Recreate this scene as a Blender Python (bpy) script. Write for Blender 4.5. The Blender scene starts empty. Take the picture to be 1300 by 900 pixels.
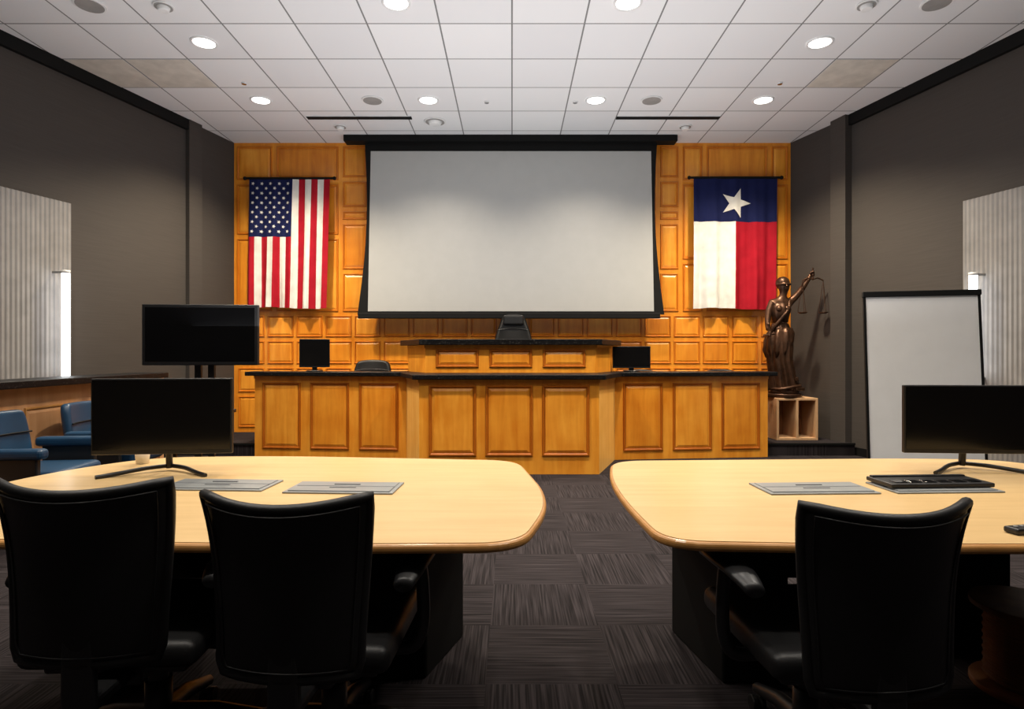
import bpy, bmesh, math, random
from mathutils import Vector, Matrix
random.seed(4)
S=bpy.context.scene
COL=S.collection
try:
    S.view_settings.view_transform='Standard'
    S.view_settings.look='None'
    S.view_settings.exposure=0
except Exception as e: print(e)

# ---------------------------------------------------------------- materials
def newmat(name):
    m=bpy.data.materials.new(name); m.use_nodes=True
    nt=m.node_tree; b=nt.nodes['Principled BSDF']
    return m,nt,b
def mat(name,c,rough=.5,metal=0,emit=None,es=0,coat=0,spec=.5,var=.12,vscale=6,bump=0,bscale=200):
    m,nt,b=newmat(name)
    b.inputs['Roughness'].default_value=rough
    b.inputs['Metallic'].default_value=metal
    b.inputs['Specular IOR Level'].default_value=spec
    b.inputs['Coat Weight'].default_value=coat
    b.inputs['Coat Roughness'].default_value=.15
    tc=nt.nodes.new('ShaderNodeTexCoord')
    n=nt.nodes.new('ShaderNodeTexNoise'); n.inputs['Scale'].default_value=vscale; n.inputs['Detail'].default_value=4
    nt.links.new(tc.outputs['Object'],n.inputs['Vector'])
    r=nt.nodes.new('ShaderNodeValToRGB')
    r.color_ramp.elements[0].position=.3; r.color_ramp.elements[1].position=.7
    r.color_ramp.elements[0].color=(*[x*(1-var) for x in c],1)
    r.color_ramp.elements[1].color=(*[min(1,x*(1+var)) for x in c],1)
    nt.links.new(n.outputs['Fac'],r.inputs['Fac']); nt.links.new(r.outputs['Color'],b.inputs['Base Color'])
    if bump:
        n2=nt.nodes.new('ShaderNodeTexNoise'); n2.inputs['Scale'].default_value=bscale
        nt.links.new(tc.outputs['Object'],n2.inputs['Vector'])
        bp=nt.nodes.new('ShaderNodeBump'); bp.inputs['Strength'].default_value=bump; bp.inputs['Distance'].default_value=.01
        nt.links.new(n2.outputs['Fac'],bp.inputs['Height']); nt.links.new(bp.outputs['Normal'],b.inputs['Normal'])
    if emit:
        b.inputs['Emission Color'].default_value=(*emit,1); b.inputs['Emission Strength'].default_value=es
    return m
def wood(name,c1,c2,rough=.35,scale=(9,9,.9),coat=.25,blotch=.4):
    m,nt,b=newmat(name)
    b.inputs['Roughness'].default_value=rough; b.inputs['Coat Weight'].default_value=coat; b.inputs['Coat Roughness'].default_value=.2
    b.inputs['Specular IOR Level'].default_value=.35
    tc=nt.nodes.new('ShaderNodeTexCoord'); mp=nt.nodes.new('ShaderNodeMapping'); mp.inputs['Scale'].default_value=scale
    nt.links.new(tc.outputs['Object'],mp.inputs['Vector'])
    n=nt.nodes.new('ShaderNodeTexNoise'); n.inputs['Scale'].default_value=1.6; n.inputs['Detail'].default_value=8; n.inputs['Distortion'].default_value=.6
    n2=nt.nodes.new('ShaderNodeTexNoise'); n2.inputs['Scale'].default_value=4.0; n2.inputs['Detail'].default_value=3
    nt.links.new(mp.outputs['Vector'],n.inputs['Vector']); nt.links.new(tc.outputs['Object'],n2.inputs['Vector'])
    mx=nt.nodes.new('ShaderNodeMath'); mx.operation='ADD'
    h1=nt.nodes.new('ShaderNodeMath'); h1.operation='MULTIPLY'; h1.inputs[1].default_value=1-blotch
    h2=nt.nodes.new('ShaderNodeMath'); h2.operation='MULTIPLY'; h2.inputs[1].default_value=blotch
    nt.links.new(n.outputs['Fac'],h1.inputs[0]); nt.links.new(n2.outputs['Fac'],h2.inputs[0])
    nt.links.new(h1.outputs[0],mx.inputs[0]); nt.links.new(h2.outputs[0],mx.inputs[1])
    r=nt.nodes.new('ShaderNodeValToRGB'); r.color_ramp.elements[0].position=.35; r.color_ramp.elements[1].position=.64
    r.color_ramp.elements[0].color=(*c1,1); r.color_ramp.elements[1].color=(*c2,1)
    nt.links.new(mx.outputs[0],r.inputs['Fac']); nt.links.new(r.outputs['Color'],b.inputs['Base Color'])
    return m

W1=wood('honey_maple_a',(.66,.205,.012),(.84,.33,.030),coat=.25,blotch=.4)
W2=wood('honey_maple_b',(.72,.235,.014),(.90,.38,.042),coat=.25,blotch=.4)
W3=wood('honey_maple_c',(.58,.165,.009),(.77,.28,.022),coat=.25,blotch=.4)
WE=wood('honey_maple_moulding',(.34,.085,.004),(.46,.125,.008),coat=.2)
WE2=wood('honey_maple_wall_moulding',(.50,.135,.007),(.64,.195,.013),coat=.2)
WL=wood('honey_maple_lit_side',(.80,.40,.08),(.95,.55,.15),coat=.2)  # paler maple, puts the light on the angled bench sides into the colour
WJ=wood('jury_rail_wood',(.50,.25,.11),(.62,.34,.17))
WC=wood('crate_wood',(.46,.26,.13),(.60,.38,.21),rough=.7,coat=0)
TOP=wood('table_maple',(.62,.41,.18),(.70,.48,.225),rough=.38,scale=(1.2,14,14),coat=.15,blotch=.3)
EDGE=wood('table_edge',(.45,.21,.055),(.56,.28,.09),rough=.35)
GRAN,nt,b=newmat('black_granite')
b.inputs['Roughness'].default_value=.40; b.inputs['Specular IOR Level'].default_value=.12
tc=nt.nodes.new('ShaderNodeTexCoord'); n=nt.nodes.new('ShaderNodeTexNoise'); n.inputs['Scale'].default_value=70; n.inputs['Detail'].default_value=6
nt.links.new(tc.outputs['Object'],n.inputs['Vector']); r=nt.nodes.new('ShaderNodeValToRGB')
r.color_ramp.elements[0].position=.58; r.color_ramp.elements[0].color=(.005,.005,.006,1); r.color_ramp.elements[1].position=.78; r.color_ramp.elements[1].color=(.09,.085,.08,1)
nt.links.new(n.outputs['Fac'],r.inputs['Fac']); nt.links.new(r.outputs['Color'],b.inputs['Base Color'])
LEA=mat('black_leather',(.007,.007,.0075),.45,bump=.05,bscale=140,spec=.4)
PLA=mat('black_plastic',(.010,.010,.011),.4)
BLK=mat('matte_black',(.004,.004,.004),.7,spec=.2)
SCR=mat('display_glass',(.004,.004,.0045),.12)
GRY=mat('grey_metal',(.30,.30,.30),.4,.6)
HAT=mat('brushed_hatch',(.27,.28,.28),.42,.3)
HATD=mat('hatch_slot',(.12,.125,.13),.5,.2)
CHR=mat('chrome',(.7,.7,.7),.15,1)
WHT=mat('white_plastic',(.75,.75,.75),.5)
SPK=mat('speaker_grille',(.28,.27,.26),.7)
LAMP=mat('lamp_lens',(.9,.9,.9),.5,emit=(1,.97,.92),es=6)
LED=mat('led_tube_emitter',(.9,.9,.9),.5,emit=(.95,.98,1),es=4.5)
FAB=mat('projection_fabric',(.42,.42,.41),.85,var=.02,spec=.1)
BLU=mat('blue_vinyl',(.008,.038,.085),.4,var=.15,bump=.05)
BRZ=mat('bronze',(.075,.036,.020),.36,.7,var=.5,vscale=12)
WBD=mat('whiteboard_surface',(.80,.80,.80),.7,var=.02,spec=.2)
BEI=mat('aged_ceiling_tile',(.60,.56,.50),.9)
RIB=mat('ribbed_grey_panel',(.25,.24,.235),.6,spec=.3)
SPO=wood('spool_wood',(.16,.055,.018),(.26,.10,.035),rough=.6,coat=0)
CUP=mat('paper_cup_white',(.8,.78,.74),.6)
FR=mat('flag_red',(.36,.010,.022),.8,spec=.1); FW=mat('flag_white',(.72,.70,.66),.85,spec=.1); FB=mat('flag_blue',(.010,.014,.065),.8,spec=.1)

WALL,nt,b=newmat('taupe_wallcovering')
b.inputs['Roughness'].default_value=.75; b.inputs['Specular IOR Level'].default_value=.25
tc=nt.nodes.new('ShaderNodeTexCoord'); mp=nt.nodes.new('ShaderNodeMapping'); mp.inputs['Scale'].default_value=(2,2,90)
n=nt.nodes.new('ShaderNodeTexNoise'); n.inputs['Scale'].default_value=1.5
nt.links.new(tc.outputs['Object'],mp.inputs['Vector']); nt.links.new(mp.outputs['Vector'],n.inputs['Vector'])
r=nt.nodes.new('ShaderNodeValToRGB'); r.color_ramp.elements[0].color=(.049,.042,.038,1); r.color_ramp.elements[1].color=(.070,.061,.055,1)
nt.links.new(n.outputs['Fac'],r.inputs['Fac']); nt.links.new(r.outputs['Color'],b.inputs['Base Color'])

CARP,nt,b=newmat('carpet_tiles')
b.inputs['Roughness'].default_value=.95; b.inputs['Specular IOR Level'].default_value=.1
tc=nt.nodes.new('ShaderNodeTexCoord')
mpc=nt.nodes.new('ShaderNodeMapping'); mpc.inputs['Location'].default_value=(.1,.2,.31)
nt.links.new(tc.outputs['Object'],mpc.inputs['Vector'])
ck=nt.nodes.new('ShaderNodeTexChecker'); ck.inputs['Scale'].default_value=1/.5; ck.inputs['Color1'].default_value=(1,1,1,1); ck.inputs['Color2'].default_value=(0,0,0,1)
nt.links.new(mpc.outputs['Vector'],ck.inputs['Vector'])
fs=[]
for sc in ((120,2.5,1),(2.5,120,1)):
    mp=nt.nodes.new('ShaderNodeMapping'); mp.inputs['Scale'].default_value=sc
    n=nt.nodes.new('ShaderNodeTexNoise'); n.inputs['Scale'].default_value=1.0; n.inputs['Detail'].default_value=2
    nt.links.new(tc.outputs['Object'],mp.inputs['Vector']); nt.links.new(mp.outputs['Vector'],n.inputs['Vector']); fs.append(n)
mx=nt.nodes.new('ShaderNodeMix'); mx.data_type='FLOAT'
nt.links.new(ck.outputs['Fac'],mx.inputs[0]); nt.links.new(fs[0].outputs['Fac'],mx.inputs[2]); nt.links.new(fs[1].outputs['Fac'],mx.inputs[3])
r=nt.nodes.new('ShaderNodeValToRGB'); r.color_ramp.elements[0].position=.36; r.color_ramp.elements[1].position=.68
r.color_ramp.elements[0].color=(.0095,.0078,.0085,1); r.color_ramp.elements[1].color=(.041,.034,.037,1)
nt.links.new(mx.outputs[0],r.inputs['Fac']); nt.links.new(r.outputs['Color'],b.inputs['Base Color'])

T=.658
CEI,nt,b=newmat('acoustic_ceiling_grid')
b.inputs['Roughness'].default_value=.9; b.inputs['Specular IOR Level'].default_value=.1
tc=nt.nodes.new('ShaderNodeTexCoord'); sp=nt.nodes.new('ShaderNodeSeparateXYZ'); nt.links.new(tc.outputs['Object'],sp.inputs[0])
def mth(op,a,bv):
    q=nt.nodes.new('ShaderNodeMath'); q.operation=op
    for i,v in enumerate((a,bv)):
        if v is None: continue
        if isinstance(v,(int,float)): q.inputs[i].default_value=v
        else: nt.links.new(v,q.inputs[i])
    return q.outputs[0]
xx=sp.outputs['X']; yy=mth('SUBTRACT',sp.outputs['Y'],.236)
lx=mth('LESS_THAN',mth('PINGPONG',mth('ADD',xx,T*40),T/2),.0075); ly=mth('LESS_THAN',mth('PINGPONG',mth('ADD',yy,T*40),T/2),.0075)
ln=mth('MAXIMUM',lx,ly)
fx=mth('FLOOR',mth('DIVIDE',xx,T),None); fy=mth('FLOOR',mth('DIVIDE',yy,T),None)
cb=nt.nodes.new('ShaderNodeCombineXYZ'); nt.links.new(fx,cb.inputs[0]); nt.links.new(fy,cb.inputs[1])
wn=nt.nodes.new('ShaderNodeTexWhiteNoise'); nt.links.new(cb.outputs[0],wn.inputs['Vector'])
r=nt.nodes.new('ShaderNodeValToRGB'); r.color_ramp.elements[0].color=(.73,.73,.745,1); r.color_ramp.elements[1].color=(.79,.79,.80,1)
nt.links.new(wn.outputs['Value'],r.inputs['Fac'])
mc=nt.nodes.new('ShaderNodeMix'); mc.data_type='RGBA'
nt.links.new(ln,mc.inputs[0]); nt.links.new(r.outputs['Color'],mc.inputs[6]); mc.inputs[7].default_value=(.22,.22,.22,1)
nt.links.new(mc.outputs[2],b.inputs['Base Color'])

# ---------------------------------------------------------------- helpers
def grp(name,loc=(0,0,0),rz=0):
    e=bpy.data.objects.new(name,None); COL.objects.link(e); e.location=loc; e.rotation_euler=(0,0,rz); e.empty_display_size=.1
    return e
def fin(bm,name,mats,parent=None,loc=(0,0,0),rot=(0,0,0),smooth=False,bevel=0,seg=2,sub=0,solid=0,recalc=True):
    if recalc: bmesh.ops.recalc_face_normals(bm,faces=bm.faces)
    me=bpy.data.meshes.new(name); bm.to_mesh(me); bm.free()
    o=bpy.data.objects.new(name,me); COL.objects.link(o)
    if not isinstance(mats,(list,tuple)): mats=[mats]
    for m in mats: me.materials.append(m)
    o.location=loc; o.rotation_euler=rot
    if smooth:
        for p in me.polygons: p.use_smooth=True
    if solid:
        s=o.modifiers.new('s','SOLIDIFY'); s.thickness=solid; s.offset=0
    if bevel:
        s=o.modifiers.new('b','BEVEL'); s.width=bevel; s.segments=seg; s.limit_method='ANGLE'
    if sub:
        s=o.modifiers.new('u','SUBSURF'); s.levels=sub; s.render_levels=sub
    if parent: o.parent=parent
    return o
def box(name,x0,x1,y0,y1,z0,z1,m,parent=None,bevel=0,seg=2,rot=(0,0,0),sub=0,smooth=False):
    bm=bmesh.new(); bmesh.ops.create_cube(bm,size=1)
    c=((x0+x1)/2,(y0+y1)/2,(z0+z1)/2)
    for v in bm.verts: v.co=Vector((v.co.x*(x1-x0),v.co.y*(y1-y0),v.co.z*(z1-z0)))
    return fin(bm,name,m,parent,c,rot,bevel=bevel,seg=seg,sub=sub,smooth=smooth)
def cyl(name,r,z0,z1,m,parent=None,x=0,y=0,seg=32,r2=None,rot=None,bevel=0):
    bm=bmesh.new(); bmesh.ops.create_cone(bm,cap_ends=True,segments=seg,radius1=r,radius2=r if r2 is None else r2,depth=z1-z0)
    o=fin(bm,name,m,parent,(x,y,(z0+z1)/2),rot or (0,0,0),smooth=False,bevel=bevel)
    for p in o.data.polygons:
        if len(p.vertices)==4: p.use_smooth=True
    return o
def prism(name,pts,z0,z1,m,parent=None,bevel=0,seg=3,loc=(0,0,0)):
    bm=bmesh.new()
    a=[bm.verts.new((p[0],p[1],z0)) for p in pts]; c=[bm.verts.new((p[0],p[1],z1)) for p in pts]
    bm.faces.new(a); bm.faces.new(c); n=len(pts)
    for i in range(n): bm.faces.new((a[i],a[(i+1)%n],c[(i+1)%n],c[i]))
    return fin(bm,name,m,parent,loc,bevel=bevel,seg=seg)
def tube(name,pts,r,m,parent=None,cyclic=False,radii=None,smooth=True,typ='POLY'):
    cu=bpy.data.curves.new(name,'CURVE'); cu.dimensions='3D'; cu.bevel_depth=r; cu.bevel_resolution=3; cu.use_fill_caps=True
    s=cu.splines.new('POLY'); s.points.add(len(pts)-1)
    for i,p in enumerate(pts):
        s.points[i].co=(*p,1)
        if radii: s.points[i].radius=radii[i]
    s.use_cyclic_u=cyclic; s.use_smooth=smooth
    o=bpy.data.objects.new(name,cu); COL.objects.link(o); cu.materials.append(m)
    if parent: o.parent=parent
    return o
def catmull(P,n=6):
    P=[Vector(p) for p in P]; out=[]
    for i in range(len(P)-1):
        p0=P[max(i-1,0)];p1=P[i];p2=P[i+1];p3=P[min(i+2,len(P)-1)]
        for k in range(n):
            t=k/n
            out.append(.5*((2*p1)+(-p0+p2)*t+(2*p0-5*p1+4*p2-p3)*t*t+(-p0+3*p1-3*p2+p3)*t**3))
    out.append(P[-1]); return [tuple(v) for v in out]
def panel(bm,o,u,n,w,h,mi_face,mi_edge,s=1.0):
    """raised-and-fielded panel on plane: origin o, horizontal dir u, normal n (towards room)"""
    o=Vector(o);u=Vector(u).normalized();n=Vector(n).normalized();v=Vector((0,0,1))
    prof=[(0,0,0),(.006*s,.016*s,1),(.018*s,.016*s,1),(.030*s,.002*s,1),(.036*s,.002*s,1),(.062*s,.011*s,0)]
    rings=[]
    for ins,dep,_ in prof:
        rings.append([bm.verts.new(o+u*a+v*c+n*dep) for a,c in ((ins,ins),(w-ins,ins),(w-ins,h-ins),(ins,h-ins))])
    for i in range(len(rings)-1):
        for k in range(4):
            f=bm.faces.new((rings[i][k],rings[i][(k+1)%4],rings[i+1][(k+1)%4],rings[i+1][k])); f.material_index=mi_edge if i<4 else mi_face
    f=bm.faces.new(rings[-1]); f.material_index=mi_face
def bmbox(bm,x0,x1,y0,y1,z0,z1,mi=0):
    g=bmesh.ops.create_cube(bm,size=1)
    for v in g['verts']: v.co=Vector((x0+(v.co.x+.5)*(x1-x0),y0+(v.co.y+.5)*(y1-y0),z0+(v.co.z+.5)*(z1-z0)))
    for v in g['verts']:
        for f in v.link_faces: f.material_index=mi

# ---------------------------------------------------------------- room shell
CH=4.25
BL=(-3.94,8.6); L1=(-4.17,7.75); L0=(-6.76,-1.5)
BR=(3.95,8.6); R1=(4.22,7.75); R0=(6.535,-1.5)
prism('floor',[(-7,-1.6),(7,-1.6),(7,0),(4.6,8.9),(-4.6,8.9),(-7,0)],-.1,0,CARP)
prism('ceiling',[(-7,-1.6),(7,-1.6),(7,0),(4.6,8.9),(-4.6,8.9),(-7,0)],CH,CH+.1,CEI)
def wallseg(name,p,q,z0,z1,side,m,th=.12):
    p=Vector(p);q=Vector(q);d=(q-p).normalized();n=Vector((-d.y,d.x))*side
    pts=[p,q,q+n*th,p+n*th]
    return prism(name,[tuple(v) for v in pts],z0,z1,m)
wallseg('wall_left',L0,L1,0,CH,1,WALL)
wallseg('wall_left_return',L1,BL,0,CH,1,WALL)
wallseg('wall_right',R0,R1,0,CH,-1,WALL)
wallseg('wall_right_return',R1,BR,0,CH,-1,WALL)
wallseg('wall_rear',(-6.8,-1.5),(6.6,-1.5),0,CH,-1,WALL)
wallseg('shadow_gap_strip_1',L0,L1,CH-.13,CH,-1,BLK,.05)  # black strip painted in place of the dark shadow gap below the ceiling
wallseg('shadow_gap_strip_2',R0,R1,CH-.13,CH,1,BLK,.05)  # right-hand black strip for the same ceiling shadow gap
wallseg('trim_3',(-4.17,7.75),(-4.11,7.95),.0,CH-.001,-1,WALL,.06)
wallseg('trim_4',(4.26,7.60),(4.20,7.84),.0,CH-.001,1,WALL,.10)
wallseg('baseboard_left',L0,(-4.2,7.6),0,.1,-1,BLK,.015)
wallseg('baseboard_right',R0,(4.25,7.6),0,.1,1,BLK,.015)

# panelled back wall
bm=bmesh.new()
bmbox(bm,-3.98,3.99,8.6,8.72,0,CH,0)
colspec=[
 ([(-3.90,-3.40)],[(4.20,3.72),(3.66,2.95),(2.89,1.86)]),
 ([(-3.34,-2.46)],[(4.20,3.72),(3.66,2.95),(2.89,1.86)]),
 ([(-2.40,-2.06),(2.10,2.36)],[(4.20,3.76),(3.70,3.34),(3.28,3.16),(3.10,2.46),(2.40,1.86)]),
 ([(-2.0,-1.1),(-1.04,-.03),(.03,1.04),(1.1,2.04)],[(4.20,3.3),(3.24,1.86)]),
 ([(2.42,2.70)],[(4.20,3.72),(3.66,2.60),(2.54,1.86)]),
 ([(2.76,3.62)],[(4.20,3.72),(3.66,2.95),(2.89,1.86)]),
 ([(3.68,3.91)],[(4.20,3.72),(3.66,2.60),(2.54,1.86)]),
]
for cs,rs in colspec:
    for (a,c) in cs:
        for (zt,zb) in rs:
            panel(bm,(a,8.6,zb),(1,0,0),(0,-1,0),c-a,zt-zb,random.choice((0,1,1,2)),3,.9)
for (zt,zb) in [(1.80,1.50),(1.44,1.12),(1.06,.72),(.66,.22)]:
    n=19; w=7.82/n
    for i in range(n):
        a=-3.90+i*w
        panel(bm,(a+.02,8.6,zb),(1,0,0),(0,-1,0),w-.04,zt-zb,random.choice((0,1,2)),3,.75)
fin(bm,'wall_back',[W1,W2,W3,WE2])
prism('floor_platform',[(-4.2,7.5),(4.24,7.5),(3.94,8.6),(-3.93,8.6)],0.0,.15,CARP)
box('trim_5',-4.2,4.24,7.485,7.51,.13,.155,BLK)

def ctile(i):
    y=.236+9*T
    return box('ceiling_tile',i*T+.012,(i+1)*T-.012,y+.012,y+T-.012,CH-.003,CH+.002,BEI)
for i in (-6,-7,5): ctile(i)

# ---------------------------------------------------------------- ceiling fixtures
def downlight(x,y,power,ang=125,col=(1,.92,.81),vis=True):
    g=grp('recessed_downlight',(x,y,CH))
    bm=bmesh.new()
    seg=32; prof=[(.125,-.001),(.122,-.010),(.105,-.012),(.098,-.004)]
    rs=[[bm.verts.new((r*math.cos(2*math.pi*k/seg),r*math.sin(2*math.pi*k/seg),z)) for k in range(seg)] for r,z in prof]
    for a,b2 in zip(rs,rs[1:]):
        for k in range(seg): bm.faces.new((a[k],a[(k+1)%seg],b2[(k+1)%seg],b2[k]))
    fin(bm,'trim_ring',WHT,g,smooth=True)
    cyl('lens',.1,-.006,-.003,LAMP,g)
    L=bpy.data.lights.new('lamp','SPOT'); L.energy=power; L.spot_size=math.radians(ang); L.spot_blend=.8; L.shadow_soft_size=.09; L.color=col
    o=bpy.data.objects.new('lamp',L); COL.objects.link(o); o.location=(0,0,-.03); o.parent=g
for x in (-2.96,2.96): downlight(x,7.15,600,130,(1,.85,.62))
for x in (-.987,.987): downlight(x,7.15,280,125,(1,.87,.70))
for x in (-2.96,2.96): downlight(x,5.83,380,125,(1,.88,.70))
for x in (-.987,.987): downlight(x,5.17,430,125,(1,.88,.70))
for x in (-2.96,2.96): downlight(x,3.2,210,140)
for x in (-.987,.987): downlight(x,3.2,100)
for x in (-2.3,-.987,.987,2.3): downlight(x,1.23,115)
def disc_fix(name,x,y,r,m,h=.012,dome=False):
    g=grp(name,(x,y,CH)); cyl('rim',r,-h,0,WHT,g,bevel=.003); cyl('grille',r*.86,-h-.004,-h+.002,m,g)
    if dome: cyl('sensor',r*.5,-h-.035,-h,WHT,g,r2=r*.65,bevel=.004)
for x,y in ((-3.62,5.2),(3.62,5.17),(-1.645,7.15),(1.645,7.15)): disc_fix('ceiling_speaker',x,y,.125,SPK)
for x,y in ((-3.0,5.22),(3.04,5.2),(-2.26,7.98),(2.28,7.98)): disc_fix('smoke_detector',x,y,.085,SPK,dome=True)
disc_fix('round_ceiling_vent',-.99,7.8,.14,SPK,dome=True)  # round ceiling vent, modelled as a domed disc
for x in (-.3,.75,-2.96,2.96): disc_fix('sprinkler_head',x,7.2 if abs(x)<1 else 6.7,.03,CHR)
for a,c in ((-2.59,-1.27),(1.32,2.62)):
    g=grp('slot_air_diffuser',((a+c)/2,7.67,CH)); w=c-a
    box('slot',-w/2,w/2,-.042,.042,-.014,0,BLK,g); box('frame_1',-w/2,w/2,-.052,-.042,-.008,0,WHT,g); box('frame_2',-w/2,w/2,.042,.052,-.008,0,WHT,g)

def ceiling_fill(name,x,y,z,sx,sy,e):
    L=bpy.data.lights.new(name,'AREA'); L.shape='RECTANGLE'; L.size=sx; L.size_y=sy; L.energy=e; L.color=(.97,.98,1)
    o=bpy.data.objects.new(name,L); COL.objects.link(o); o.location=(x,y,z); o.rotation_euler=(math.pi,0,0)
ceiling_fill('added_ceiling_fill',0,4.5,1.5,5.6,6.0,165)  # unseen area light added below to brighten the ceiling, no fixture

# ---------------------------------------------------------------- projection screen
g=grp('projection_screen',(0,8.36,0))
box('housing',-2.30,2.26,-.09,.09,4.165,4.25,BLK,g,bevel=.004)
def scr(name,fl,fr,z0,z1,y,m):
    bm=bmesh.new(); N=24; pr=None
    for i in range(N+1):
        t=i/N; z=z1+(z0-z1)*t
        a=bm.verts.new((fl(t),y,z)); c=bm.verts.new((fr(t),y,z))
        if pr: bm.faces.new((pr[0],pr[1],c,a))
        pr=(a,c)
    return fin(bm,name,m,g,solid=.003)
bow=lambda t: .055*math.sin(math.pi*t)**1.0-.10*t**1.6
scr('border',lambda t:-2.03+bow(t),lambda t:2.00-bow(t),1.80,4.17,0,BLK)
scr('fabric',lambda t:-1.945+.0*t-.04*t,lambda t:1.915+.04*t,1.845,4.06,-.006,FAB)
box('bottom_bar',-2.12,2.04,-.025,.025,1.745,1.825,BLK,g,bevel=.01)
box('top_border',-1.98,1.95,-.010,-.006,4.05,4.17,BLK,g)

# ---------------------------------------------------------------- flags
def foldfn(amp,f,ph):
    return lambda x,v: -amp*(.15+.85*v)*(math.sin(f*x+ph+.8*v)+.40*math.sin(2.3*f*x+1.7*ph-1.2*v)+.25*math.sin(.6*f*x+5*v))
def star(bm,cx,cz,r,rot,fold,toV,off,mi=0,inner=.4,fine=0):
    c=bm.verts.new((cx,fold(cx,toV(cz))-off,cz)); ring=[]
    for k in range(10):
        a=rot+math.pi*k/5; rr=r if k%2==0 else r*inner
        x=cx+rr*math.sin(a); z=cz+rr*math.cos(a); ring.append(bm.verts.new((x,fold(x,toV(z))-off,z)))
    for k in range(10): 
        f=bm.faces.new((c,ring[k],ring[(k+1)%10])); f.material_index=mi
    if fine:
        bmesh.ops.subdivide_edges(bm,edges=bm.edges[:],cuts=fine,use_grid_fill=True)
        for v in bm.verts: v.co.y=fold(v.co.x,toV(v.co.z))-off
def flag(name,x,y,zt,w,h,ncol,nrow,mif,fold,skew,mats,starfn):
    g=grp(name,(x,y,0)); bm=bmesh.new(); V=[]
    for j in range(nrow+1):
        v=j/nrow
        V.append([bm.verts.new(((i/ncol-.5)*w*(1-.025*v)-skew*v,fold((i/ncol-.5)*w,v),zt-h*v+.012*math.sin(6*i/ncol)*v)) for i in range(ncol+1)])
    for j in range(nrow):
        for i in range(ncol):
            f=bm.faces.new((V[j][i],V[j][i+1],V[j+1][i+1],V[j+1][i])); f.material_index=mif((i+.5)/ncol,(j+.5)/nrow)
    fin(bm,'cloth',mats,g,smooth=True,recalc=False)
    bm=bmesh.new(); starfn(bm); fin(bm,'stars',FW,g,recalc=False)
    tube('rod',[(-w/2-.05,0,zt+.01),(w/2+.05,0,zt+.01)],.016,BLK,g)
    for s in (-1,1):
        bm=bmesh.new(); bmesh.ops.create_uvsphere(bm,u_segments=12,v_segments=8,radius=.026); fin(bm,'finial',BLK,g,(s*(w/2+.06),0,zt+.01),smooth=True)
        tube('bracket',[(s*w*.45,0,zt+.01),(s*w*.45,.12,zt+.01)],.008,BLK,g)
fo=foldfn(.038,24,.5); fw,fh,fz=1.13,1.80,3.70
def us(u,v):
    s=int(u*13)
    if s<7 and v<.445: return 2
    return 0 if s%2==0 else 1
def usst(bm):
    cw=fw*7/13; chh=fh*.445
    for r in range(11):
        for c in range(9):
            if (r+c)%2==0:
                x=-fw/2+cw*(c+1)/10; z=fz-chh*(r+1)/12
                star(bm,x-.03*(fz-z)/fh,z,.027,math.pi/2,fo,lambda zz:(fz-zz)/fh,.014)
flag('american_flag',-3.105,8.47,fz,fw,fh,78,60,us,fo,.03,[FR,FW,FB],usst)
fo2=foldfn(.038,20,1.2); tw,tth,tz=1.17,1.82,3.71
def tx(u,v):
    if v<.335: return 2
    return 1 if u<.5 else 0
def txst(bm):
    star(bm,.0,tz-.35,.215,math.radians(18),fo2,lambda zz:(tz-zz)/tth,.012,fine=9)
flag('texas_flag',3.12,8.47,tz,tw,tth,80,60,tx,fo2,.015,[FR,FW,FB],txst)

# ---------------------------------------------------------------- courtroom bench
g=grp('courtroom_bench')
A=(-3.16,7.45);B=(-1.26,7.25);C=(-.97,6.33);D=(.91,6.33);E=(1.22,7.20);F=(3.12,7.40)
def benchseg(name,p,q,z0,z1,pans,pz0,pz1,mg,gap,th=.045,base=True,mm=None):
    p=Vector((*p,0));q=Vector((*q,0));u=(q-p).normalized();n=Vector((u.y,-u.x,0)); Lg=(q-p).length
    bm=bmesh.new()
    a=[p,q,q-n*th,p-n*th]
    lo=[bm.verts.new((v.x,v.y,z0)) for v in a]; hi=[bm.verts.new((v.x,v.y,z1)) for v in a]
    bm.faces.new(lo); bm.faces.new(hi)
    for i in range(4): bm.faces.new((lo[i],lo[(i+1)%4],hi[(i+1)%4],hi[i]))
    if pans:
        w=(Lg-2*mg-(pans-1)*gap)/pans
        for i in range(pans):
            o=p+u*(mg+i*(w+gap)); panel(bm,(o.x,o.y,pz0),u,n,w,pz1-pz0,random.choice((0,1)),3,1.0)
    if base:
        def strip(z0,z1,d):
            a=[p,q,q+n*d,p+n*d]; lo=[bm.verts.new((v.x,v.y,z0)) for v in a]; hi=[bm.verts.new((v.x,v.y,z1)) for v in a]
            bm.faces.new(lo).material_index=0; bm.faces.new(hi)
            for i in range(4): bm.faces.new((lo[i],lo[(i+1)%4],hi[(i+1)%4],hi[i]))
        strip(z1-.035,z1,.012)
    return fin(bm,name,mm or [W2,W1,W3,WE],g)
benchseg('wing_panelling_1',A,B,0,.99,3,.10,.91,.10,.12)
benchseg('wing_panelling_2',E,F,0,.99,3,.10,.91,.10,.12)
benchseg('front_panelling',C,D,0,.99,3,.19,.93,.10,.095)
benchseg('angled_side_1',B,C,0,.99,0,.14,.92,.13,.1,mm=WL)
benchseg('angled_side_2',D,E,0,.99,0,.14,.92,.13,.1,mm=WL)
benchseg('end_panel_1',(-3.16,7.95),A,0,.99,0,0,0,0,0)
benchseg('end_panel_2',F,(3.12,7.9),0,.99,0,0,0,0,0)
prism('granite_counter',[(-3.25,7.37),(-1.32,7.17),(-1.03,6.26),(.97,6.26),(1.29,7.12),(3.21,7.32),(3.21,7.70),(-3.25,7.70)],.99,1.04,GRAN,g,bevel=.008)
benchseg('upper_front',(-1.0,7.0),(.97,7.0),1.04,1.36,3,1.10,1.31,.12,.12)
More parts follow.
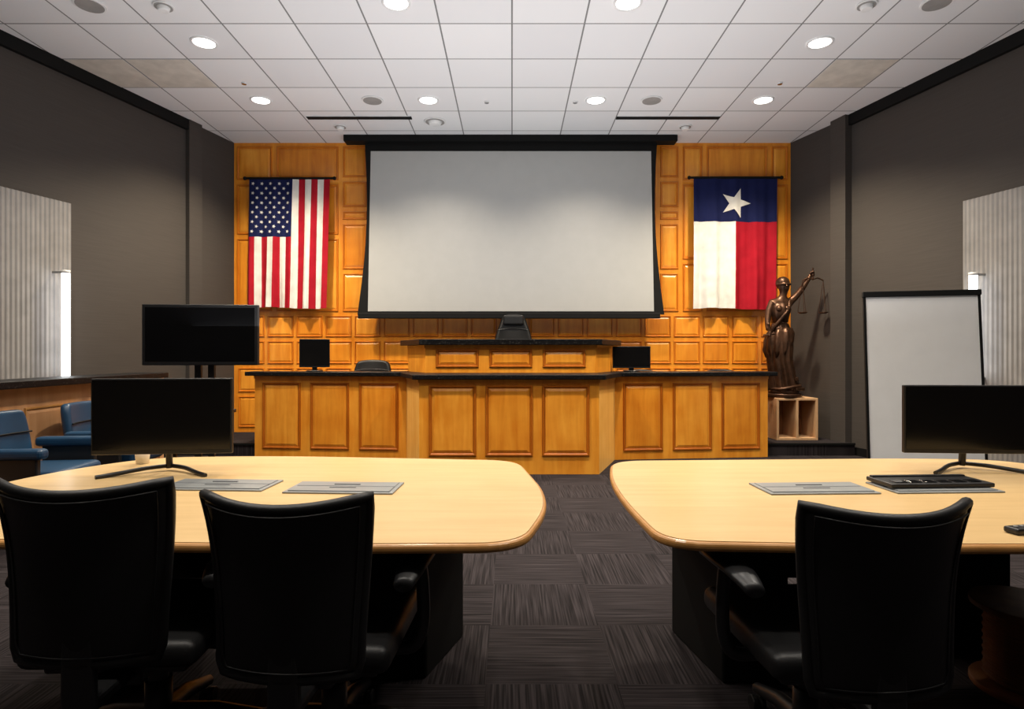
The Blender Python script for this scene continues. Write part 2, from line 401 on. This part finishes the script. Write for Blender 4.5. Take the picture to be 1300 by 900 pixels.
benchseg('upper_side_1',(-1.3,7.6),(-1.0,7.0),1.04,1.36,0,1.10,1.31,.12,.1)
benchseg('upper_side_2',(.97,7.0),(1.27,7.6),1.04,1.36,0,1.10,1.31,.12,.1)
prism('upper_granite_counter',[(-1.40,7.6),(-1.06,6.92),(1.03,6.92),(1.37,7.6)],1.36,1.425,GRAN,g,bevel=.006)
box('judge_dais',-1.15,1.15,7.72,8.55,.15,.45,CARP,g)

# ---------------------------------------------------------------- chairs
def star_base(g,R=.29,z=.0,cm=PLA,yo=0):
    for k in range(5):
        a=2*math.pi*k/5+.3; c,s=math.cos(a),math.sin(a)
        tube('base_leg_%d'%(k+1),[(0.02*c,.02*s+yo,z+.15),(R*.5*c,R*.5*s+yo,z+.13),(R*c,R*s+yo,z+.08)],.026,cm,g,radii=[1.2,1,.7])
        for q in (-1,1):
            bm=bmesh.new(); bmesh.ops.create_cone(bm,cap_ends=True,segments=20,radius1=.028,radius2=.028,depth=.018)
            fin(bm,'castor_%d_%s'%(k+1,'a' if q<0 else 'b'),cm,g,(R*c-s*q*.014,R*s+c*q*.014+yo,z+.028),(math.pi/2,0,a+math.pi),bevel=.004)
def shell(g,name,wf,zf,yf,m,th,N=10,M=12,sub=2,p=None):
    bm=bmesh.new(); V=[]
    for j in range(M+1):
        v=j/M; V.append([bm.verts.new((wf(v)*(2*i/N-1),yf(2*i/N-1,v),zf(2*i/N-1,v))) for i in range(N+1)])
    for j in range(M):
        for i in range(N): bm.faces.new((V[j][i],V[j][i+1],V[j+1][i+1],V[j+1][i]))
    return fin(bm,name,m,g,smooth=True,solid=th,sub=sub)
def task_chair(name,x,y,rz=0,zt=.90,bw=.215,z0=.43):
    g=grp(name,(x,y,0),rz)
    wf=lambda v:bw*(.85+.15*v**1.7)*(1-.05*max(0,(.08-v)/.08)**2)
    zf=lambda u,v:z0+(zt-z0)*v+.020*u*u*v**2
    yf=lambda u,v:-.235-.10*v**1.5+.075*u*u*(.5+.5*v)-.035*math.cos(math.pi*v*1.1)*.6
    shell(g,'backrest',wf,zf,yf,LEA,.030)
    P=[]
    K=14
    for i in range(K+1): P.append((-1+2*i/K,1.0))
    for i in range(1,K+1): P.append((1,1-i/K))
    for i in range(1,K+1): P.append((1-2*i/K,0))
    for i in range(1,K): P.append((-1,i/K))
    tube('edge_piping',[(wf(v)*u*.985,yf(u,v)-.004,zf(u,v)-.002) for u,v in P],.0135,LEA,g,cyclic=True)
    tube('back_seam',[(wf(v)*u*.90,yf(u*.9,v)-.0165,zf(u*.9,.04+v*.92)) for u,v in P],.0022,LEA,g,cyclic=True)
    yo=.10
    o=box('seat',-.235,.235,-.17,.32,.415,.49,LEA,g,bevel=.03,seg=4); o.data.polygons.foreach_set('use_smooth',[True]*6)
    box('seat_pan',-.19,.19,-.12,.26,.385,.418,PLA,g,bevel=.01)
    box('back_bracket',-.04,.04,-.262,-.10,.36,.395,PLA,g,bevel=.01)
    box('back_upright',-.04,.04,-.272,-.245,.36,z0+.09,PLA,g,bevel=.008)
    for s,nm in ((-1,'1'),(1,'2')):
        pts=catmull([(s*.17,0.03,.40),(s*.255,0.03,.405),(s*.285,.03,.47),(s*.285,.03,.58),(s*.275,.04,.645)],5)
        tube('arm_post_'+nm,pts,.019,PLA,g)
        P2=catmull([(s*.262,-.12,.635),(s*.270,-.06,.658),(s*.275,.05,.662),(s*.270,.15,.655),(s*.262,.19,.64)],4)
        bm=bmesh.new(); prev=None; wv=[.026,.040,.042,.040,.028]
        n=len(P2)
        for i,pp in enumerate(P2):
            t=i/(n-1)*4; k=min(3,int(t)); w=wv[k]+(wv[k+1]-wv[k])*(t-k); h=.017
            ringv=[bm.verts.new((pp[0]+w*math.cos(a),pp[1],pp[2]+h*math.sin(a))) for a in [2*math.pi*q/12 for q in range(12)]]
            if prev:
                for q in range(12): bm.faces.new((prev[q],prev[(q+1)%12],ringv[(q+1)%12],ringv[q]))
            else: bm.faces.new(ringv)
            prev=ringv
        bm.faces.new(prev); fin(bm,'arm_pad_'+nm,PLA,g,smooth=True)
    cyl('gas_column',.028,.13,.39,PLA,g,y=yo); cyl('column_shroud',.038,.10,.26,PLA,g,y=yo)
    box('tilt_mechanism',-.07,.07,-.12,.17,.35,.39,PLA,g,bevel=.01)
    star_base(g,.32,yo=yo)
    return g
task_chair('office_chair',-1.08,1.76,math.radians(2),.915,.215,.485)
task_chair('office_chair',-.545,1.745,math.radians(-3),.885,.212,.455)
task_chair('office_chair',.885,1.71,math.radians(4),.872,.212,.43)

def exec_chair(name,x,y,z,top,w,head=False):
    g=grp(name,(x,y,z),math.pi)
    h=top
    if head:
        wf=lambda v:w*(.9+.1*math.sin(math.pi*min(1,v*1.2)))*(1-.42*max(0,(v-.62)/.38)**1.5)
    else:
        wf=lambda v:w*(.9+.1*math.sin(math.pi*v))*(1-.10*max(0,(v-.8)/.2)**2)
    zf=lambda u,v:.46+(h-.46)*v-.03*abs(u)**3*v
    yf=lambda u,v:-.22-.09*v+.05*u*u
    shell(g,'backrest',wf,zf,yf,LEA,.08)
    for k in range(1,5):
        v=.18*k+.05; tube('tuft_seam_%d'%k,[(wf(v)*u*.95,yf(u,v)+.043,zf(u,v)) for u in (-1,-.6,-.2,.2,.6,1)],.006,PLA,g)
    if head: box('headrest',-.14,.14,-.28,-.20,h-.16,h-.02,LEA,g,bevel=.03,seg=4)
    o=box('seat',-.25,.25,-.2,.26,.40,.50,LEA,g,bevel=.035,seg=4)
    for s,nm in ((-1,'1'),(1,'2')):
        tube('arm_'+nm,catmull([(s*.26,-.18,.66),(s*.28,0,.68),(s*.28,.16,.66),(s*.27,.15,.5),(s*.2,.1,.42)],5),.022,LEA,g)
    cyl('gas_column',.03,.12,.41,PLA,g); star_base(g,.25)
    return g
exec_chair('judge_chair',.02,8.03,.45,1.36,.26,True)
exec_chair('clerk_chair',-1.90,8.02,.15,1.03,.26)
exec_chair('clerk_chair',1.75,8.02,.15,.90,.25)
exec_chair('clerk_chair',2.85,8.02,.15,.90,.25)

def jury_chair(x,y,rz):
    g=grp('jury_chair',(x,y,0),rz)
    o=box('seat_cushion',-.26,.26,-.22,.26,.36,.49,BLU,g,bevel=.04,seg=4)
    wf=lambda v:.26*(.94+.06*math.sin(math.pi*v))*(1-.10*max(0,(v-.85)/.15)**2)
    shell(g,'backrest',wf,lambda u,v:.42+.44*v,lambda u,v:-.25-.07*v+.04*u*u,BLU,.07)
    tube('back_seam',[( .24*u,-.30+.04*u*u+.045,.70) for u in (-1,-.5,0,.5,1)],.006,BLK,g)
    for s,nm in ((-1,'1'),(1,'2')):
        box('arm_pad_'+nm,s*.31-.045,s*.31+.045,-.22,.22,.58,.65,BLU,g,bevel=.025,seg=3)
        box('arm_side_'+nm,s*.31-.022,s*.31+.022,-.18,.18,.38,.60,PLA,g,bevel=.01,seg=2)
    cyl('pedestal',.05,.03,.37,PLA,g); cyl('floor_plate',.2,0,.03,PLA,g,bevel=.008)
jury_chair(-3.22,4.15,-math.pi/2+.1)
jury_chair(-3.28,5.05,-math.pi/2+.1)
jury_chair(-3.34,5.95,-math.pi/2+.1)

# jury box rail
g=grp('jury_box_rail')
bm=bmesh.new()
p0=Vector((-3.62,2.6,0)); p1=Vector((-3.86,6.60,0)); u=(p1-p0).normalized(); n=Vector((u.y,-u.x,0)); Lg=(p1-p0).length
a=[p0,p1,p1-n*.08,p0-n*.08]; lo=[bm.verts.new((v.x,v.y,0)) for v in a]; hi=[bm.verts.new((v.x,v.y,1.0)) for v in a]
bm.faces.new(lo); bm.faces.new(hi)
for i in range(4): bm.faces.new((lo[i],lo[(i+1)%4],hi[(i+1)%4],hi[i]))
for i in range(6):
    w=Lg/6; o=p0+u*(i*w+.05); panel(bm,(o.x,o.y,.14),u,n,w-.1,.70,0,1,.8)
fin(bm,'partition',[WJ,EDGE],g)
q=[p0+n*.12,p1+n*.12,p1-n*.25+u*.0,p0-n*.25]
prism('granite_cap',[(v.x,v.y) for v in q],1.0,1.055,GRAN,g,bevel=.008)
box('end_return',-4.05,-3.80,6.55,6.62,0,1.0,WJ,g)

# ---------------------------------------------------------------- ribbed panels + led tubes on side walls
def ribbed(name,pa,pb,z0,z1,side):
    pa=Vector((*pa,0));pb=Vector((*pb,0)); u=(pb-pa).normalized(); n=Vector((-u.y,u.x,0))*side; Lg=(pb-pa).length
    bm=bmesh.new(); N=int(Lg/.045); pr=None
    for i in range(N*4+1):
        t=i/(N*4); d=.06+(.0 if i%4 in (0,1) else .006); v=pa+u*Lg*t+n*d
        a=bm.verts.new((v.x,v.y,z0)); c=bm.verts.new((v.x,v.y,z1))
        if pr: bm.faces.new((pr[0],a,c,pr[1]))
        pr=(a,c)
    g=grp(name)
    fin(bm,'ribbed_sheet',RIB,g,recalc=False)
    q=[pa+n*.02,pb+n*.02,pb+n*.058,pa+n*.058]
    prism('backing',[(v.x,v.y) for v in q],z0,z1-.01,RIB,g)
def lp(y): return (-4.17-.28*(7.75-y),y)
def rp(y): return (4.22+.2503*(7.75-y),y)
ribbed('ribbed_wall_panel',lp(6.25),lp(3.2),.15,2.80,1)
ribbed('ribbed_wall_panel',rp(3.2),rp(6.15),.15,2.80,1)
def led(x,y,z0,z1,d):
    g=grp('led_light_tube',(x,y,0))
    cyl('emitter',.036,z0,z1,LED,g,seg=20); cyl('end_cap_1',.038,z0-.03,z0,WHT,g,seg=20); cyl('end_cap_2',.038,z1,z1+.03,WHT,g,seg=20)
    box('mount_1',min(0,d),max(0,d),-.01,.01,z0-.02,z0+.0,GRY,g); box('mount_2',min(0,d),max(0,d),-.01,.01,z1,z1+.02,GRY,g)
led(-4.45,6.05,1.03,2.06,-.14); led(4.50,5.92,1.03,2.02,.14)

# ---------------------------------------------------------------- tables
def rounded(pts,r,n=7):
    out=[]; N=len(pts)
    for i in range(N):
        p=Vector(pts[i]);a=Vector(pts[i-1]);c=Vector(pts[(i+1)%N])
        r1=min(r[i],.45*(a-p).length); r2=min(r[i],.45*(c-p).length)
        s=p+(a-p).normalized()*r1; e=p+(c-p).normalized()*r2
        for k in range(n+1):
            t=k/n; q=s*(1-t)**2+p*2*t*(1-t)+e*t*t; out.append(tuple(q))
    return out
def table(pts,r,peds,hat,beam):
    g=grp('conference_table')
    P=rounded(pts,r)
    prism('tabletop',P,.712,.738,EDGE,g,bevel=.010,seg=3)
    c=Vector((sum(p[0] for p in P)/len(P),sum(p[1] for p in P)/len(P)))
    ins=[];und=[]
    n=len(P)
    for i in range(n):
        p=Vector(P[i]); a=Vector(P[i-1]); b2=Vector(P[(i+1)%n]); t=(b2-a).normalized(); nn=Vector((-t.y,t.x))
        if nn.dot(c-p)<0: nn=-nn
        ins.append(tuple(p+nn*.012)); und.append(tuple(p+nn*.03))
    prism('veneer',ins,.730,.740,TOP,g)
    prism('underside',und,.706,.714,BLK,g)
    for k,pp in enumerate(peds): 
        prism('pedestal_%d'%(k+1),pp,.0,.710,BLK,g,bevel=.01)
    box('modesty_beam',beam[0],beam[1],2.58,2.62,.30,.71,BLK,g)
    for k,(hx,hy,rz) in enumerate(hat):
        h=grp('h',(hx,hy,.740),rz); h.name='cable_hatch_%d'%(k+1); h.parent=g
        box('hatch_frame',-.205,.205,-.095,.095,0,.006,HAT,h,bevel=.002)
        box('hatch_lid_1',-.19,.19,-.080,-.008,.004,.010,HAT,h,bevel=.002); box('hatch_lid_2',-.19,.19,.008,.080,.004,.009,HAT,h,bevel=.002)
        box('brush_slot',-.19,.19,-.007,.007,.004,.0075,HATD,h)
        for q in (-1,1): box('pull_%d'%(q+2),-.05,.05,q*.028-.004,q*.028+.004,.006,.0115,HATD,h)
    return g
table([(-1.98,1.72),(-1.2,1.645),(-.45,1.625),(.03,1.635),(.118,2.0),(.122,2.3),(.03,2.93),(-.75,3.02),(-1.2,3.06),(-1.78,3.02),(-2.0,2.65),(-2.06,2.2)],
      [.1,.3,.2,.13,.15,.15,.16,.3,.2,.2,.2,.2],
      [[(-.62,2.30),(-.33,2.34),(-.215,2.70),(-.55,2.74)],[(-1.62,2.30),(-1.35,2.30),(-1.35,2.74),(-1.62,2.74)]],
      [(-1.13,2.36,-.06),(-.635,2.31,-.05)],(-1.5,-.4))
table([(.41,1.655),(.9,1.625),(1.7,1.625),(2.45,1.70),(2.55,2.3),(2.4,2.95),(1.9,2.99),(1.0,2.945),(.475,2.92),(.40,2.5),(.385,2.1)],
      [.13,.2,.3,.15,.2,.2,.2,.3,.16,.2,.2],
      [[(.80,2.30),(1.05,2.30),(1.0,2.74),(.72,2.74)],[(1.75,2.55),(2.1,2.55),(2.1,2.9),(1.75,2.9)]],
      [(1.14,2.30,.04),(1.61,2.32,.05)],(.9,2.0))

# ---------------------------------------------------------------- monitors
def monitor(name,x,y,z,rz,w,h,zc,bez=.012,foot=True,back=False):
    g=grp(name,(x,y,z),rz)
    box('panel_body',-w/2,w/2,0,.022,zc-h/2,zc+h/2,PLA,g,bevel=.004)
    box('rear_housing',-w*.32,w*.32,.02,.05,zc-h*.32,zc+h*.25,PLA,g,bevel=.012)
    box('screen_glass',-w/2+bez*.6,w/2-bez*.6,-.002,.001,zc-h/2+bez*1.6,zc+h/2-bez*.6,SCR,g)
    return g
def vfoot(g,zc,h):
    tube('neck',[(0,.07,.012),(0,.065,.08),(0,.045,zc-h*.2)],.014,PLA,g)
    for s in (-1,1):
        tube('foot_leg_%d'%(s+2),catmull([(0,.08,.020),(s*.08,.03,.018),(s*.16,-.05,.011),(s*.215,-.10,.007)],5),.009,PLA,g,radii=None)
m=monitor('computer_monitor',-1.50,2.60,.74,math.radians(6),.575,.325,.245); vfoot(m,.245,.325)
m=monitor('computer_monitor',2.02,2.66,.74,math.radians(-4),.575,.30,.225); vfoot(m,.225,.30)
for (mx_,my_,rz_,w_,h_,zc_) in ((-2.44,7.50,18,.36,.35,.225),(1.47,7.46,-6,.46,.27,.175)):
    m=monitor('desk_monitor',mx_,my_,1.041,math.radians(rz_),w_,h_,zc_)
    cyl('stand_base',.10,0,.012,PLA,m,y=.05); box('stand_neck',-.03,.03,.03,.06,.01,.2,PLA,m)
# tv on cart
g=grp('television_on_cart',(-2.74,5.33,0),math.radians(5))
box('tv_body',-.49,.49,0,.05,1.155,1.69,PLA,g,bevel=.006); box('tv_screen',-.462,.462,-.003,.001,1.19,1.662,SCR,g)
box('speaker_bar',-.47,.47,-.004,0,1.163,1.183,PLA,g)
box('mount_bracket',-.2,.2,.05,.085,1.25,1.55,PLA,g); box('column_1',-.085,-.03,.085,.13,.08,1.5,PLA,g,bevel=.005); box('column_2',.03,.085,.085,.13,.08,1.5,PLA,g,bevel=.005)
box('shelf',-.22,.22,-.1,.25,.72,.75,PLA,g,bevel=.005); box('base_1',-.38,-.30,-.28,.40,.06,.11,PLA,g,bevel=.01); box('base_2',.30,.38,-.28,.40,.06,.11,PLA,g,bevel=.01); box('base_cross',-.38,.38,.06,.14,.06,.11,PLA,g,bevel=.01)
for i,(a,c) in enumerate(((-.34,-.25),(.34,-.25),(-.34,.37),(.34,.37))): cyl('castor_%d'%(i+1),.03,-.02,.02,PLA,g,x=a,y=c).location.z=.03; 
for o in [o for o in g.children if o.name.startswith('castor')]: o.rotation_euler=(0,math.pi/2,0)

g=grp('conference_phone_tray',(1.61,2.335,.7515),.05)
box('tray_body',-.20,.20,-.07,.085,0,.016,PLA,g,bevel=.004); box('rim',-.19,.19,.06,.08,.012,.022,PLA,g,bevel=.003)
for i in range(6): box('key_%d'%(i+1),-.17+i*.058,-.125+i*.058,-.05,-.01,.015,.019,SCR,g,bevel=.002)
g=grp('remote_control',(1.47,1.735,.741),.2); box('body',-.055,.055,-.022,.022,0,.018,PLA,g,bevel=.006); 
for i in range(4): cyl('button_%d'%(i+1),.006,.017,.021,GRY,g,x=-.035+i*.022)
g=grp('paper_cup',(-1.73,2.84,.741)); cyl('cup_wall',.026,0,.085,CUP,g,r2=.036)
bm=bmesh.new(); 
bmesh.ops.create_circle(bm,segments=24,radius=.036); pr=list(bm.verts); tube('rolled_rim',[tuple(v.co+Vector((0,0,.086))) for v in pr],.003,CUP,g,cyclic=True); bm.free()

# ---------------------------------------------------------------- whiteboard easel
g=grp('whiteboard_easel',(3.60,5.25,0),math.radians(-14))
e=bpy.data.objects.new('board_group',None); COL.objects.link(e); e.parent=g; e.rotation_euler=(math.radians(-5),0,0)
box('board',-.44,.44,0,.02,.30,1.79,WBD,e); box('top_clamp',-.465,.465,-.02,.03,1.775,1.825,BLK,e,bevel=.005)
box('frame_1',-.46,-.44,-.006,.024,.28,1.79,BLK,e); box('frame_2',.44,.46,-.006,.024,.28,1.79,BLK,e); box('pen_tray',-.46,.46,-.05,.02,.26,.30,BLK,e,bevel=.005)
tube('leg_1',[(-.36,.03,.5),(-.42,.0,.01)],.013,GRY,e); tube('leg_2',[(.36,.03,.5),(.42,.0,.01)],.013,GRY,e); tube('leg_3',[(0,.18,1.55),(0,.55,.01)],.013,GRY,g)

# ---------------------------------------------------------------- cable spool under right table
g=grp('cable_spool',(1.93,2.26,0))
cyl('flange_1',.185,0,.022,SPO,g,bevel=.004); cyl('flange_2',.185,.30,.322,SPO,g,bevel=.004); cyl('drum',.12,.02,.30,SPO,g)
tube('wound_cable',[( .135*math.cos(t*.5),.135*math.sin(t*.5),.035+t*.0010) for t in range(250)],.0085,SPO,g)

# ---------------------------------------------------------------- crate + statue
g=grp('wooden_crate',(3.66,7.98,.15))
w,d,h=.53,.40,.54
box('top_board',-w/2,w/2,-d/2,d/2,h-.03,h,WC,g,bevel=.003); box('bottom_board',-w/2,w/2,-d/2,d/2,0,.03,WC,g,bevel=.003)
box('side_1',-w/2,-w/2+.03,-d/2,d/2,.03,h-.03,WC,g); box('side_2',w/2-.03,w/2,-d/2,d/2,.03,h-.03,WC,g); box('divider',-.015,.015,-d/2,d/2,.03,h-.03,WC,g); box('back_board',-w/2+.03,w/2-.03,d/2-.02,d/2,.03,h-.03,SPO,g)

g=grp('lady_justice_statue',(3.57,7.98,.67)); g.scale=(1.04,1.0,1.03)
def skin(name,V,E,root=0,sub=2,m=BRZ):
    bm=bmesh.new(); vs=[bm.verts.new(v[:3]) for v in V]
    for a,c in E: bm.edges.new((vs[a],vs[c]))
    me=bpy.data.meshes.new(name); bm.to_mesh(me); bm.free(); o=bpy.data.objects.new(name,me); COL.objects.link(o); me.materials.append(m)
    sm=o.modifiers.new('skin','SKIN'); sm.use_smooth_shade=True
    for i,sv in enumerate(me.skin_vertices[0].data):
        r=V[i][3]; sv.radius=(r if not isinstance(r,tuple) else r[0], r if not isinstance(r,tuple) else r[1]); sv.use_root=(i==root)
    u=o.modifiers.new('u','SUBSURF'); u.levels=sub; u.render_levels=sub
    o.parent=g; return o
V=[(-.03,0,.86,(.115,.10)),(-.045,0,.98,(.085,.075)),(-.045,0,1.10,(.105,.085)),(-.035,0,1.21,(.115,.075)),(-.02,0,1.28,.05),(-.005,-.01,1.335,.04),
   (.0,-.015,1.38,.062),(.0,-.02,1.44,.08),(.0,-.01,1.50,.062),
   (-.15,0,1.225,.05),(-.20,-.03,1.10,.042),(-.225,-.06,.98,.036),(-.24,-.12,.86,.028),
   (.09,0,1.235,.05),(.175,-.02,1.33,.042),(.235,-.04,1.42,.036),(.30,-.05,1.53,.028),(.325,-.05,1.58,.026)]
E_=[(0,1),(1,2),(2,3),(3,4),(4,5),(5,6),(6,7),(7,8),(3,9),(9,10),(10,11),(11,12),(3,13),(13,14),(14,15),(15,16),(16,17)]
skin('body',V,E_)
def loft(name,rings,folds,amp,seg=64,m=BRZ,cap=True):
    bm=bmesh.new(); prev=None
    for (cx,cy,z,rx,ry,ph,a2) in rings:
        R=[]
        for k in range(seg):
            a=2*math.pi*k/seg; f=1+a2*(math.sin(folds*a+ph)+.5*math.sin((folds*1.7//1)*a+2*ph))
            R.append(bm.verts.new((cx+rx*f*math.cos(a),cy+ry*f*math.sin(a),z)))
        if prev:
            for k in range(seg): bm.faces.new((prev[k],prev[(k+1)%seg],R[(k+1)%seg],R[k]))
        elif cap: bm.faces.new(R)
        prev=R
    bm.faces.new(prev); return fin(bm,name,m,g,smooth=True)
loft('robe_skirt',[(-.0,0,.10,.18,.15,0,.12),(.0,0,.14,.175,.145,.1,.12),(-.02,-.01,.3,.155,.13,.5,.10),(-.055,-.02,.5,.15,.13,1.0,.09),(-.05,-.01,.65,.155,.13,1.5,.08),(-.04,0,.78,.15,.12,1.9,.06),(-.035,0,.88,.125,.105,2.2,.04),(-.045,0,.96,.10,.088,2.4,.02)],11,.1)
loft('hip_drape',[(-.10,-.0,.52,.10,.13,0,.15),(-.08,0,.62,.15,.145,.6,.12),(-.05,0,.74,.168,.14,1.2,.10),(-.03,0,.84,.155,.125,1.9,.08),(-.02,0,.90,.125,.105,2.2,.05)],9,.1)
loft('bodice',[(-.045,0,.97,.098,.085,0,.03),(-.045,0,1.04,.108,.095,.5,.04),(-.045,-.015,1.13,.13,.115,1.,.04),(-.04,-.01,1.19,.125,.10,1.5,.03),(-.035,0,1.24,.10,.07,2,.02)],8,.1)
for s in (-1,1):
    bm=bmesh.new(); bmesh.ops.create_uvsphere(bm,u_segments=16,v_segments=10,radius=.045); fin(bm,'bust_%d'%(s+2),BRZ,g,(-.042+s*.05,-.085,1.14),smooth=True)
    tube('foot_%d'%(s+2),[(s*.06,-.08,.125),(s*.075,-.19,.115)],.03,BRZ,g)
bm=bmesh.new(); bmesh.ops.create_uvsphere(bm,u_segments=20,v_segments=14,radius=.085)
for v in bm.verts: v.co.z*=1.0; v.co.y*=1.05
fin(bm,'hair',BRZ,g,(0,.018,1.475),smooth=True)
bm=bmesh.new(); bmesh.ops.create_uvsphere(bm,u_segments=14,v_segments=10,radius=.04); fin(bm,'hair_bun',BRZ,g,(.0,.10,1.45),smooth=True)
tube('blindfold',[(.079*math.cos(a),-.012+.082*math.sin(a),1.455) for a in [2*math.pi*k/24 for k in range(24)]],.013,BRZ,g,cyclic=True)
tube('nose',[(0,-.095,1.45),(0,-.108,1.425)],.009,BRZ,g,radii=[.6,1.2]); tube('mouth',[(-.018,-.088,1.398),(0,-.094,1.398),(.018,-.088,1.398)],.005,BRZ,g)
for k in range(4):
    tube('sword_hand_finger_%d'%(k+1),[(-.245,-.13,.85-.014*k),(-.262,-.165,.845-.014*k),(-.24,-.185,.84-.014*k),(-.222,-.165,.84-.014*k)],.0085,BRZ,g)
    tube('scale_hand_finger_%d'%(k+1),[(.318+.006*k,-.05,1.60-.012*k+.01),(.335,-.085,1.61-.014*k),(.352,-.075,1.605-.014*k),(.352,-.055,1.60-.014*k)],.0085,BRZ,g)
tube('sword_hand_thumb',[(-.225,-.12,.87),(-.215,-.15,.86),(-.232,-.175,.858)],.009,BRZ,g)
tube('scale_hand_thumb',[(.31,-.055,1.58),(.315,-.085,1.60),(.335,-.095,1.61)],.009,BRZ,g)
tube('sword_blade',[(-.243,-.165,.83),(-.17,-.15,.16)],.014,BRZ,g,radii=[1,.5]); tube('sword_guard',[(-.32,-.165,.80),(-.17,-.165,.825)],.012,BRZ,g); tube('sword_grip',[(-.24,-.165,.83),(-.255,-.165,.93)],.014,BRZ,g)
bm=bmesh.new(); bmesh.ops.create_uvsphere(bm,u_segments=10,v_segments=8,radius=.022); fin(bm,'pommel',BRZ,g,(-.256,-.165,.94),smooth=True)
tube('scale_stem',[(.34,-.07,1.66),(.34,-.07,1.50)],.009,BRZ,g)
tube('scale_beam',catmull([(.21,-.07,1.50),(.28,-.07,1.53),(.34,-.07,1.515),(.40,-.07,1.53),(.47,-.07,1.50)],4),.009,BRZ,g)
for s in (-1,1):
    cx=.34+s*.13
    zc=1.10
    for k in range(3):
        a=2*math.pi*k/3+.4; tube('chain_%d_%d'%(s+2,k+1),[(cx,-.07,1.50),(cx+.055*math.cos(a),-.07+.055*math.sin(a),zc)],.0032,BRZ,g)
    cyl('scale_pan_%d'%(s+2),.035,zc-.02,zc,BRZ,g,x=cx,y=-.07,r2=.062)
cyl('plinth',.215,.02,.07,BRZ,g,bevel=.01); cyl('plinth_step',.19,.07,.11,BRZ,g,bevel=.01)
box('law_book',.04,.18,-.19,-.05,.11,.15,BRZ,g,bevel=.006,rot=(0,0,.4))
tube('serpent',catmull([(-.17,-.05,.13),(-.10,-.17,.13),(.05,-.19,.16),(.17,-.10,.17),(.19,.03,.19),(.15,-.05,.26),(.10,-.15,.25)],6),.02,BRZ,g)
tube('robe_sash',catmull([(.07,-.02,1.26),(.02,-.10,1.14),(-.06,-.11,1.03),(-.13,-.08,.93),(-.19,-.03,.80),(-.2,.0,.62),(-.18,.0,.45)],6),.022,BRZ,g)

# ---------------------------------------------------------------- world & camera
w=bpy.data.worlds.new('World'); S.world=w; w.use_nodes=True
bg=w.node_tree.nodes['Background']; bg.inputs[0].default_value=(.88,.93,1,1); bg.inputs[1].default_value=.3
cam=bpy.data.cameras.new('camera'); co=bpy.data.objects.new('camera',cam); COL.objects.link(co)
cam.sensor_width=36; cam.lens=36*770/1300; cam.clip_start=.02
co.location=(0,0,1.25); co.rotation_euler=(math.pi/2,0,0)
S.camera=co
